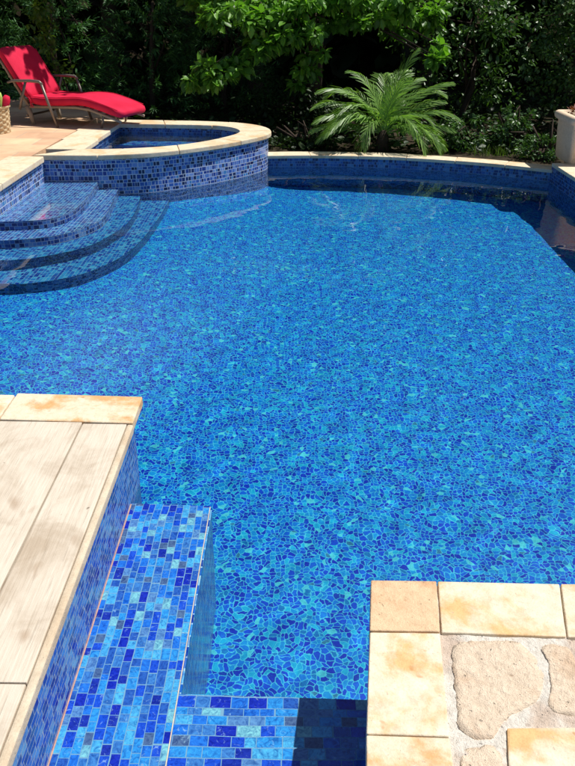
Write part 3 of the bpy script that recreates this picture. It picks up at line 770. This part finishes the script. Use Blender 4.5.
# path runs from head to foot; underside of the cushion
o = sweep([(-.37, .80), (-.28, .66), (-.14, .445), (-.03, .275)], .32, .09).build('back_cushion', M['red'], lo, smooth=True, merge=True)
sweep([(-.02, .245), (.15, .225), (.40, .232), (.62, .248), (.78, .240), (.98, .195), (1.22, .125)], .31, .095).build('seat_cushion', M['red'], lo, smooth=True, merge=True)
for s in (-1, 1):
    v = .27*s
    MB().tube([(-.40, v, .77), (-.29, v, .61), (-.04, v, .21)], .015).tube([(-.08, v, .20), (.62, v, .225), (.80, v, .21), (1.20, v, .10)], .016).build('side_rail', M['teak'], lo, smooth=True)
    va = .36*s
    ar = MB()
    ar.tube([(-.22, va, .47), (-.12, va, .492), (.10, va, .50), (.22, va, .495), (.26, va, .47)], [.013, .016, .018, .018, .014])
    ar.build('armrest', M['metal'], lo, smooth=True)
    MB().tube([(.24, va, .485), (.31, va, .26), (.40, va, .0)], .016).build('leg', M['metal'], lo, smooth=True)
    MB().tube([(.03, va, .485), (-.05, va, .30), (-.10, va, .18)], .015).build('arm_support', M['metal'], lo, smooth=True)
    MB().tube([(-.06, v, .21), (-.02, v, .10), (.0, v, .0)], [.032, .028, .022]).build('leg', M['teak'], lo, smooth=True)
    MB().tube([(.98, v, .17), (.93, v, .0)], .014).build('leg', M['metal'], lo, smooth=True)
sl = MB()
for k in range(11):
    u = .0+k*.1; wv = float(np.interp(u, [-.08, .62, .80, 1.20], [.222, .24, .225, .115])); sl.box(u-.03, u+.03, -.262, .262, wv-.012, wv-.002)
for k in range(6):
    f_ = (k+.5)/6; u = -.04+(-.38)*f_; wv = .21+.57*f_; sl.box(u-.012, u+.012, -.262, .262, wv-.03, wv+.03)
sl.build('slats', M['teak'], lo)
pip = MB()
for s in (-1, 1):
    pip.tube([(u, .30*s, w_+.093) for u, w_ in catmull([(.02, .24), (.15, .225), (.40, .232), (.62, .248), (.78, .240), (.98, .195), (1.18, .135)], 4)], .0055, 6)
    pip.tube([(u+.083*.85, .31*s, w_+.083*.5) for u, w_ in catmull([(-.34, .755), (-.28, .66), (-.14, .445), (-.05, .30)], 4)], .0055, 6)
pip.build('piping', M['red'], lo, smooth=True)
tie = MB()
for dv in (-.02, .02, .0):
    tie.tube([(.0, -.315, .33), (.03, -.322, .28+dv), (.05+dv, -.32, .20)], .004, 5)
tie.build('cushion_tie', M['red'], lo)
MB().tube([(-.08, -.27, .10), (-.08, .27, .10)], .012).build('cross_bar', M['metal'], lo)
# pillow-like head roll is absent in the photo: the back ends in a plain rounded edge

# ------------------------------------------------------------------ basket and the pale plant behind
bk = empty('wicker_basket', (-3.315, 8.74, .373)); tag(bk, 'tan wicker basket holding green and red things at the left edge of the patio', 'basket')
M['wick'] = simple('wicker', (.52, .40, .24), .7, .3, var=.35, bump=.5, scale=50)
vs = []; fs = []; nseg = 40; rows = 44
for i in range(rows+1):
    z = .30*i/rows
    for k in range(nseg):
        a = 2*math.pi*k/nseg; ph = (i//4+k//2) % 2
        r = .145+.02*z/.3+.006*(1 if ph else -1)*abs(math.sin(math.pi*(i % 4)/4))+(.012 if i > rows-4 else 0)
        vs.append((r*math.cos(a), r*math.sin(a), z))
for i in range(rows):
    for k in range(nseg): fs.append((i*nseg+k, i*nseg+(k+1) % nseg, (i+1)*nseg+(k+1) % nseg, (i+1)*nseg+k))
fs.append(tuple(range(nseg))[::-1])
MB().add(vs, fs).build('woven_body', M['wick'], bk)
def towel(name, label, c, loc, tilt, mat):
    pts = [(0, 0, -.12), (.0, 0, .0), (.01, .01, .08), (.02, .0, .12)]
    o = MB().tube(pts, [.035, .045, .045, .03], 14).build(name, mat, None, smooth=True)
    o.location = loc; o.rotation_euler = tilt; tag(o, label, c); return o
M['lime'] = simple('lime_cloth', (.42, .55, .14), .9, .1, var=.3, bump=.5, scale=60)
towel('rolled_towel', 'lime green rolled cloth sticking out of the wicker basket', 'towel', (-3.245, 8.70, .69), (R(8), R(6), 0), M['lime'])
towel('rolled_towel', 'red rolled cloth tucked in the wicker basket behind the green one', 'towel', (-3.21, 8.79, .65), (R(-8), R(12), 0), M['red'])
ag = empty('spiky_plant', (-3.62, 10.9, .372)); tag(ag, 'pale spiky potted plant low behind the head of the red lounger', 'plant')
nb = 34; a = rng.uniform(0, 2*math.pi, nb); el = rng.uniform(.1, 1.0, nb)
T = np.stack([np.cos(a)*np.cos(el), np.sin(a)*np.cos(el), np.sin(el)], 1)
leaf_mesh('blades', 'blade', np.tile([0, 0, .12], (nb, 1)).astype(float), T, rng.uniform(.25, .42, nb)*1.0, M['agave'], ag, jitter=.1)
MB().tube([(0, 0, 0), (0, 0, .12), (0, 0, .14)], [.10, .13, .12], 16).build('pot', M['render'], ag, smooth=True)

# ------------------------------------------------------------------ palm
pm = empty('dwarf_palm', (1.14, 9.6, .08)); tag(pm, 'small feathery palm with arching fronds behind the far pool edge', 'palm')
MB().tube([(0, 0, -.05), (0, 0, .12), (0, 0, .26)], [.09, .085, .05], 10).build('trunk', M['trunk'], pm, smooth=True)
def frond(az, el, L, droop, twist=0.0):
    d = np.array([math.cos(az), math.sin(az), 0.0]); n = 22
    pts = []; p = np.array([0, 0, .2]); e = el
    for i in range(n+1):
        pts.append(p.copy()); p = p+(d*math.cos(e)+np.array([0, 0, math.sin(e)]))*L/n
        e -= droop/n*(1+1.2*i/n)
    pts = np.array(pts)
    mb = MB(); mb.tube([tuple(q) for q in pts[::2]], [.010*(1-.85*k/(n/2)) for k in range(len(pts[::2]))], 5)
    V = []; Fc = []; per = 2
    side = np.array([-d[1], d[0], 0.0])
    for i in range(4, n+1):
        for sub in (0, .5):
            if i == n and sub: continue
            q = pts[i] if not sub else (pts[i]+pts[i+1])/2
            tn = pts[min(i+1, n)]-pts[i-1]; tn = tn/np.linalg.norm(tn)
            f_ = (i+sub-4)/(n-4); ll = (.34*math.sin(math.pi*min(1, .18+.78*f_))+.05)*L/1.1
            for s in (-1, 1):
                dr = side*s*(.62-.30*f_)+tn*(.62+.5*f_)+np.array([0, 0, .12-.1*f_])+rng.normal(0, .06, 3); dr /= np.linalg.norm(dr)
                up = np.cross(tn, side*s)*s; wv = tn*.0105
                a0 = q; a1 = q+dr*ll*.45; a2 = q+dr*ll*.8-np.array([0, 0, .10*ll+.02]); a3 = q+dr*ll-np.array([0, 0, .20*ll+.02])
                b = len(V); V += [a0-wv*.5, a0+wv*.5, a1-wv, a1+wv, a2-wv*.75, a2+wv*.75, a3, a3+wv*.1]
                Fc += [(b, b+1, b+3, b+2), (b+2, b+3, b+5, b+4), (b+4, b+5, b+7, b+6)]
    mb.add([tuple(v) for v in V], Fc); mb.build('frond', M['leaf_palm'], pm)
FR = [(20, 80, 1.06, .5), (150, 76, .92, .9), (300, 80, .9, .9),
      (180, 56, 1.02, 1.1), (165, 42, 1.05, 1.0), (195, 30, 1.02, .8), (95, 68, 1.05, 1.0), (60, 70, .98, 1.0), (205, 62, .9, 1.6), (150, 62, 1.0, 1.2),
      (0, 52, 1.02, .8), (12, 64, 1.0, 1.1), (-12, 34, 1.0, .9), (-20, 55, .85, 1.8), (20, 40, .95, .8), (35, 66, 1.0, 1.0),
      (-60, 50, .8, 1.9), (-120, 50, .8, 1.9), (-150, 32, .95, 1.2), (-35, 28, .95, 1.2), (60, 50, .9, 1.2), (188, 12, .95, .5), (-8, 12, .9, .5), (-165, 16, .9, .8), (-40, 14, .85, .8), (215, 40, .95, 1.5), (-55, 34, .9, 1.6)]
for az, el, L, dr in FR: frond(R(az+random.uniform(-8, 8)), R(min(84, el+7)), L*random.uniform(.90, 1.02), dr*random.uniform(.65, .95))

# ------------------------------------------------------------------ trees and shrubs
# the broadleaf tree whose sunlit boughs hang over the far pool edge
EC = []; ER = []
def bough(x0, x1, z0, z1, y0, y1, n, r=.16):
    r *= .85
    for _ in range(n):
        f_ = random.random(); EC.append((x0+(x1-x0)*f_+random.uniform(-.1, .1), random.uniform(y0, y1), z0+(z1-z0)*f_+random.uniform(-.08, .08))); ER.append(r*random.uniform(.7, 1.3))
bough(-1.18, -.75, .88, 1.0, 10.0, 10.3, 11, .14)
bough(-.95, -.2, .98, 1.30, 10.2, 10.7, 13, .15)
bough(-.3, .25, 1.2, 1.45, 10.2, 10.8, 12, .15)
bough(.05, .30, .85, 1.10, 10.3, 10.6, 5, .11)
bough(-1.05, -.5, 1.50, 1.62, 10.1, 10.6, 7, .14)
bough(-.6, .9, 1.50, 1.85, 10.2, 11.0, 26, .2)
bough(.6, 1.5, 1.45, 1.62, 10.6, 11.2, 12, .16)
bough(1.3, 2.0, 1.35, 1.65, 11.0, 11.6, 10, .15)
bough(1.8, 2.1, 1.1, 1.25, 10.2, 10.5, 3, .10)
bough(-1.3, 1.8, 1.72, 1.85, 10.4, 11.4, 30, .22)
tree('broadleaf_tree', 'broadleaf tree with bright drooping leaves over the far pool edge', 'tree', (.33, 12.0, .1), (.9, 13.3, 4.4), (2.4, 1.4, 2.0), 70, 60, .115, M['leaf_maple'],
     r0=.13, clr=.45, droop=.45, shell=.35, trunk_top=4.6, extra=(EC, ER, 46))
G = 'trees behind the pool'
for i, (x, y, r, h, lab) in enumerate((
        (-6.9, 14.6, 2.4, 10.0, 'dark tree farthest left behind the patio'), (-3.4, 15.2, 2.4, 10.5, 'dark tree behind the red lounger and the feathery shrub'),
        (-.7, 15.4, 2.3, 10.5, 'dark tree in deep shade behind the raised spa'), (2.6, 15.6, 2.6, 10.8, 'dark tree in deep shade behind the small palm'),
        (5.4, 15.4, 2.5, 10.5, 'dark tree behind the glossy shrub on the right'), (-10.6, 11.5, 2.6, 10.5, 'dark unseen tree added left of the patio to darken the water reflections'), (9.6, 15.6, 2.6, 10.0, 'dark tree beyond the cream planter at far right'))):  # tree left of the patio is unseen, added to keep sky off the water
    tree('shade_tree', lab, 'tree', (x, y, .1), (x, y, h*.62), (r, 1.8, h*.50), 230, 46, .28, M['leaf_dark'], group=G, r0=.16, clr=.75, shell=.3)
tree('shade_tree', 'dark overhanging tree added out of view to shade the patio behind the lounger', 'tree', (-1.75, 14.0, .1), (-1.5, 11.1, 4.1), (1.5, .8, 1.2), 55, 46, .2, M['leaf_dark'], group=G, r0=.11, clr=.55, shell=.3)  # crown above the view, added to cast shade on the patio
# feathery evergreens on the left
for (x, y, r, h, nm, lab) in ((-3.55, 12.2, .75, 2.2, 0, 'feathery dark green evergreen just right of the lounger back'), (-2.2, 12.5, .85, 1.75, 0, 'low feathery evergreen behind the foot of the lounger'),
                              (-4.9, 12.3, .8, 2.5, 0, 'tall feathery evergreen at the left edge behind the lounger back'), (-1.1, 12.8, .8, 1.6, 0, 'dim feathery evergreen left of the dark tree trunk')):
    root = empty('evergreen_shrub', (x, y, .1)); tag(root, lab, 'shrub', 'evergreens behind the patio')
    C = []; D = []
    for k in range(230):
        f_ = random.random(); a = random.uniform(0, 2*math.pi); rr = r*(1-f_*.75)*random.uniform(.55, 1.05)
        C.append((rr*math.cos(a), rr*math.sin(a)*.8, .1+f_*h)); D.append((math.cos(a), math.sin(a)*.8, random.uniform(-.1, .7)))
    C = np.array(C); D = norm(np.array(D)); per = 34
    s_ = rng.random((len(C), per, 1)); ax = D[:, None]*s_*.34
    lat = rng.normal(0, 1, (len(C), per, 3)); lat -= D[:, None]*np.sum(lat*D[:, None], 2, keepdims=True); lat = norm(lat)
    Pp = (C[:, None]+ax).reshape(-1, 3); Tt = (D[:, None]*.9+lat*.8+np.array([0, 0, -.15])).reshape(-1, 3)
    Pp[:, 2] = np.maximum(Pp[:, 2], .03)
    leaf_mesh('crown', 'needle', Pp, Tt, rng.uniform(.06, .13, len(Pp)), M['leaf_conifer'], root)
    mb = MB(); limbs(mb, (0, 0, 0), C, .05, h*.9, 8); mb.build('trunk', M['trunk'], root, smooth=True)
# a yellow-green climber catching the sun
root = empty('climbing_vine', (-3.45, 11.3, .1)); tag(root, 'yellow green climber catching sun beside the top of the lounger back', 'vine')
C = [(random.uniform(-.25, .05)+.35*(1-f_), random.uniform(-.15, .15), .55+1.05*f_) for f_ in [random.random() for _ in range(26)]]
P, T = clusters(C, np.full(26, .13), 16, .3); leaf_mesh('foliage', 'ovate', P, T, rng.uniform(.05, .09, len(P)), M['leaf_vine'], root)
MB().tube([(.3, 0, 0), (.25, .02, .5), (.05, 0, 1.1), (-.1, 0, 1.6)], [.015, .012, .008, .003], 6).build('stem', M['trunk'], root)
# glossy shrubs on the right
def shrub(name, lab, base, cc, rad, ncl, per, size, mat, clr=.28):
    return tree(name, lab, 'shrub', base, cc, rad, ncl, per, size, mat, kind='ovate', group='shrubs behind the far pool edge', r0=.05, clr=clr, droop=.25, shell=.45)
shrub('glossy_shrub', 'large glossy leaved shrub catching sun at the upper right', (3.9, 10.7, .1), (3.95, 10.7, 1.35), (.95, .6, 1.1), 150, 70, .052, M['leaf_gloss'], .2)
shrub('glossy_shrub', 'dim glossy shrub right of the palm, mostly in shade', (2.6, 12.0, .1), (2.6, 12.0, 1.1), (1.0, .6, 1.1), 60, 40, .08, M['leaf_gloss'])
shrub('glossy_shrub', 'low leafy shrub beside the cream planter', (2.75, 9.75, .1), (2.75, 9.8, .30), (.35, .3, .28), 26, 34, .055, M['leaf_gloss'], .12)
shrub('glossy_shrub', 'dark shrub at the right edge behind the planter', (5.0, 11.8, .1), (5.0, 11.8, 1.4), (1.1, .8, 1.4), 80, 44, .09, M['leaf_gloss'])
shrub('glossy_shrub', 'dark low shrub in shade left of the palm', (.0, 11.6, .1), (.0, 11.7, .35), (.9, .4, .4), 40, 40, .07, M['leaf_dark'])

shrub('glossy_shrub', 'low ferny shrub between the palm and the planter', (2.15, 9.75, .08), (2.1, 9.75, .25), (.5, .3, .24), 34, 34, .05, M['leaf_gloss'], .12)
shrub('glossy_shrub', 'small dark shrub hugging the corner beside the cream planter', (3.0, 9.15, .08), (3.0, 9.2, .22), (.3, .22, .18), 24, 34, .045, M['leaf_gloss'], .10)
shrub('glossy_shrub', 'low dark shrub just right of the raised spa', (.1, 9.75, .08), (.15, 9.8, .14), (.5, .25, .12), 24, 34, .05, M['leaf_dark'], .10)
# far wood as one mass
n = 22000
P = np.stack([rng.uniform(-24, 26, n), rng.uniform(16.2, 19.5, n), rng.uniform(.1, 11.5, n)], 1)
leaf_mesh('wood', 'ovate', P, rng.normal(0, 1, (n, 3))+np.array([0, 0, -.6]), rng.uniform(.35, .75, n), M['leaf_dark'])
tag(bpy.context.scene.objects['wood'], 'dense dark wood closing the view behind the garden', kind='stuff')
# bank added behind the trees to block sky and darken water reflections
hb = MB(); NX = 40; HV = []; 
for j, (yy, zz) in enumerate(((19.0, .1), (20.5, 3.2), (23, 7.0), (27, 10.5), (40, 12.5))):
    for i in range(NX+1): HV.append((-50+100*i/NX, yy+1.2*math.sin(i*1.7+j), zz*(1+.12*math.sin(i*.9+j*2))))
hb.add(HV, [(j*(NX+1)+i, j*(NX+1)+i+1, (j+1)*(NX+1)+i+1, (j+1)*(NX+1)+i) for j in range(4) for i in range(NX)])
tag(hb.build('backing_hill', M['soil'], smooth=True), 'dark earth bank added behind the trees to block the sky', kind='structure')
# ground cover and grass
n = 420
x = rng.uniform(2.2, 3.0, n); y = 9.25+rng.random(n)**1.5*.9
P = np.stack([x, y, np.full(n, .1)], 1); T = rng.normal(0, .45, (n, 3))+np.array([0, 0, 1.2])
leaf_mesh('grass', 'blade', P, T, rng.uniform(.06, .16, n), M['grass'], upvec=(1, 0, .2), jitter=.8)
tag(bpy.context.scene.objects['grass'], 'tufts of sunlit grass behind the far pool edge', kind='stuff')
n = 9000
P = np.stack([rng.uniform(-7, 7, n), rng.uniform(9.4, 15, n), .1+.12*rng.random(n)], 1)
keep = ~((P[:, 0] < -2.3) & (P[:, 1] < 11.7)); P = P[keep]
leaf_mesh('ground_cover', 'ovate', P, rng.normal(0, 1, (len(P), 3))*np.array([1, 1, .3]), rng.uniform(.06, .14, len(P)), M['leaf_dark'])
tag(bpy.context.scene.objects['ground_cover'], 'dark leafy ground cover in the shade of the trees', kind='stuff')

for o in bpy.data.objects:
    if o.type == 'MESH' and o.parent and o.name.split('.')[0] == 'riser' or o.type == 'MESH' and o.parent and o.parent.name.split('.')[0] in ('swimming_pool', 'pool_steps', 'spa_pool', 'tiled_ledge', 'mosaic_bench', 'wooden_deck_platform', 'stone_platform'): o.cycles.is_caustics_receiver = True
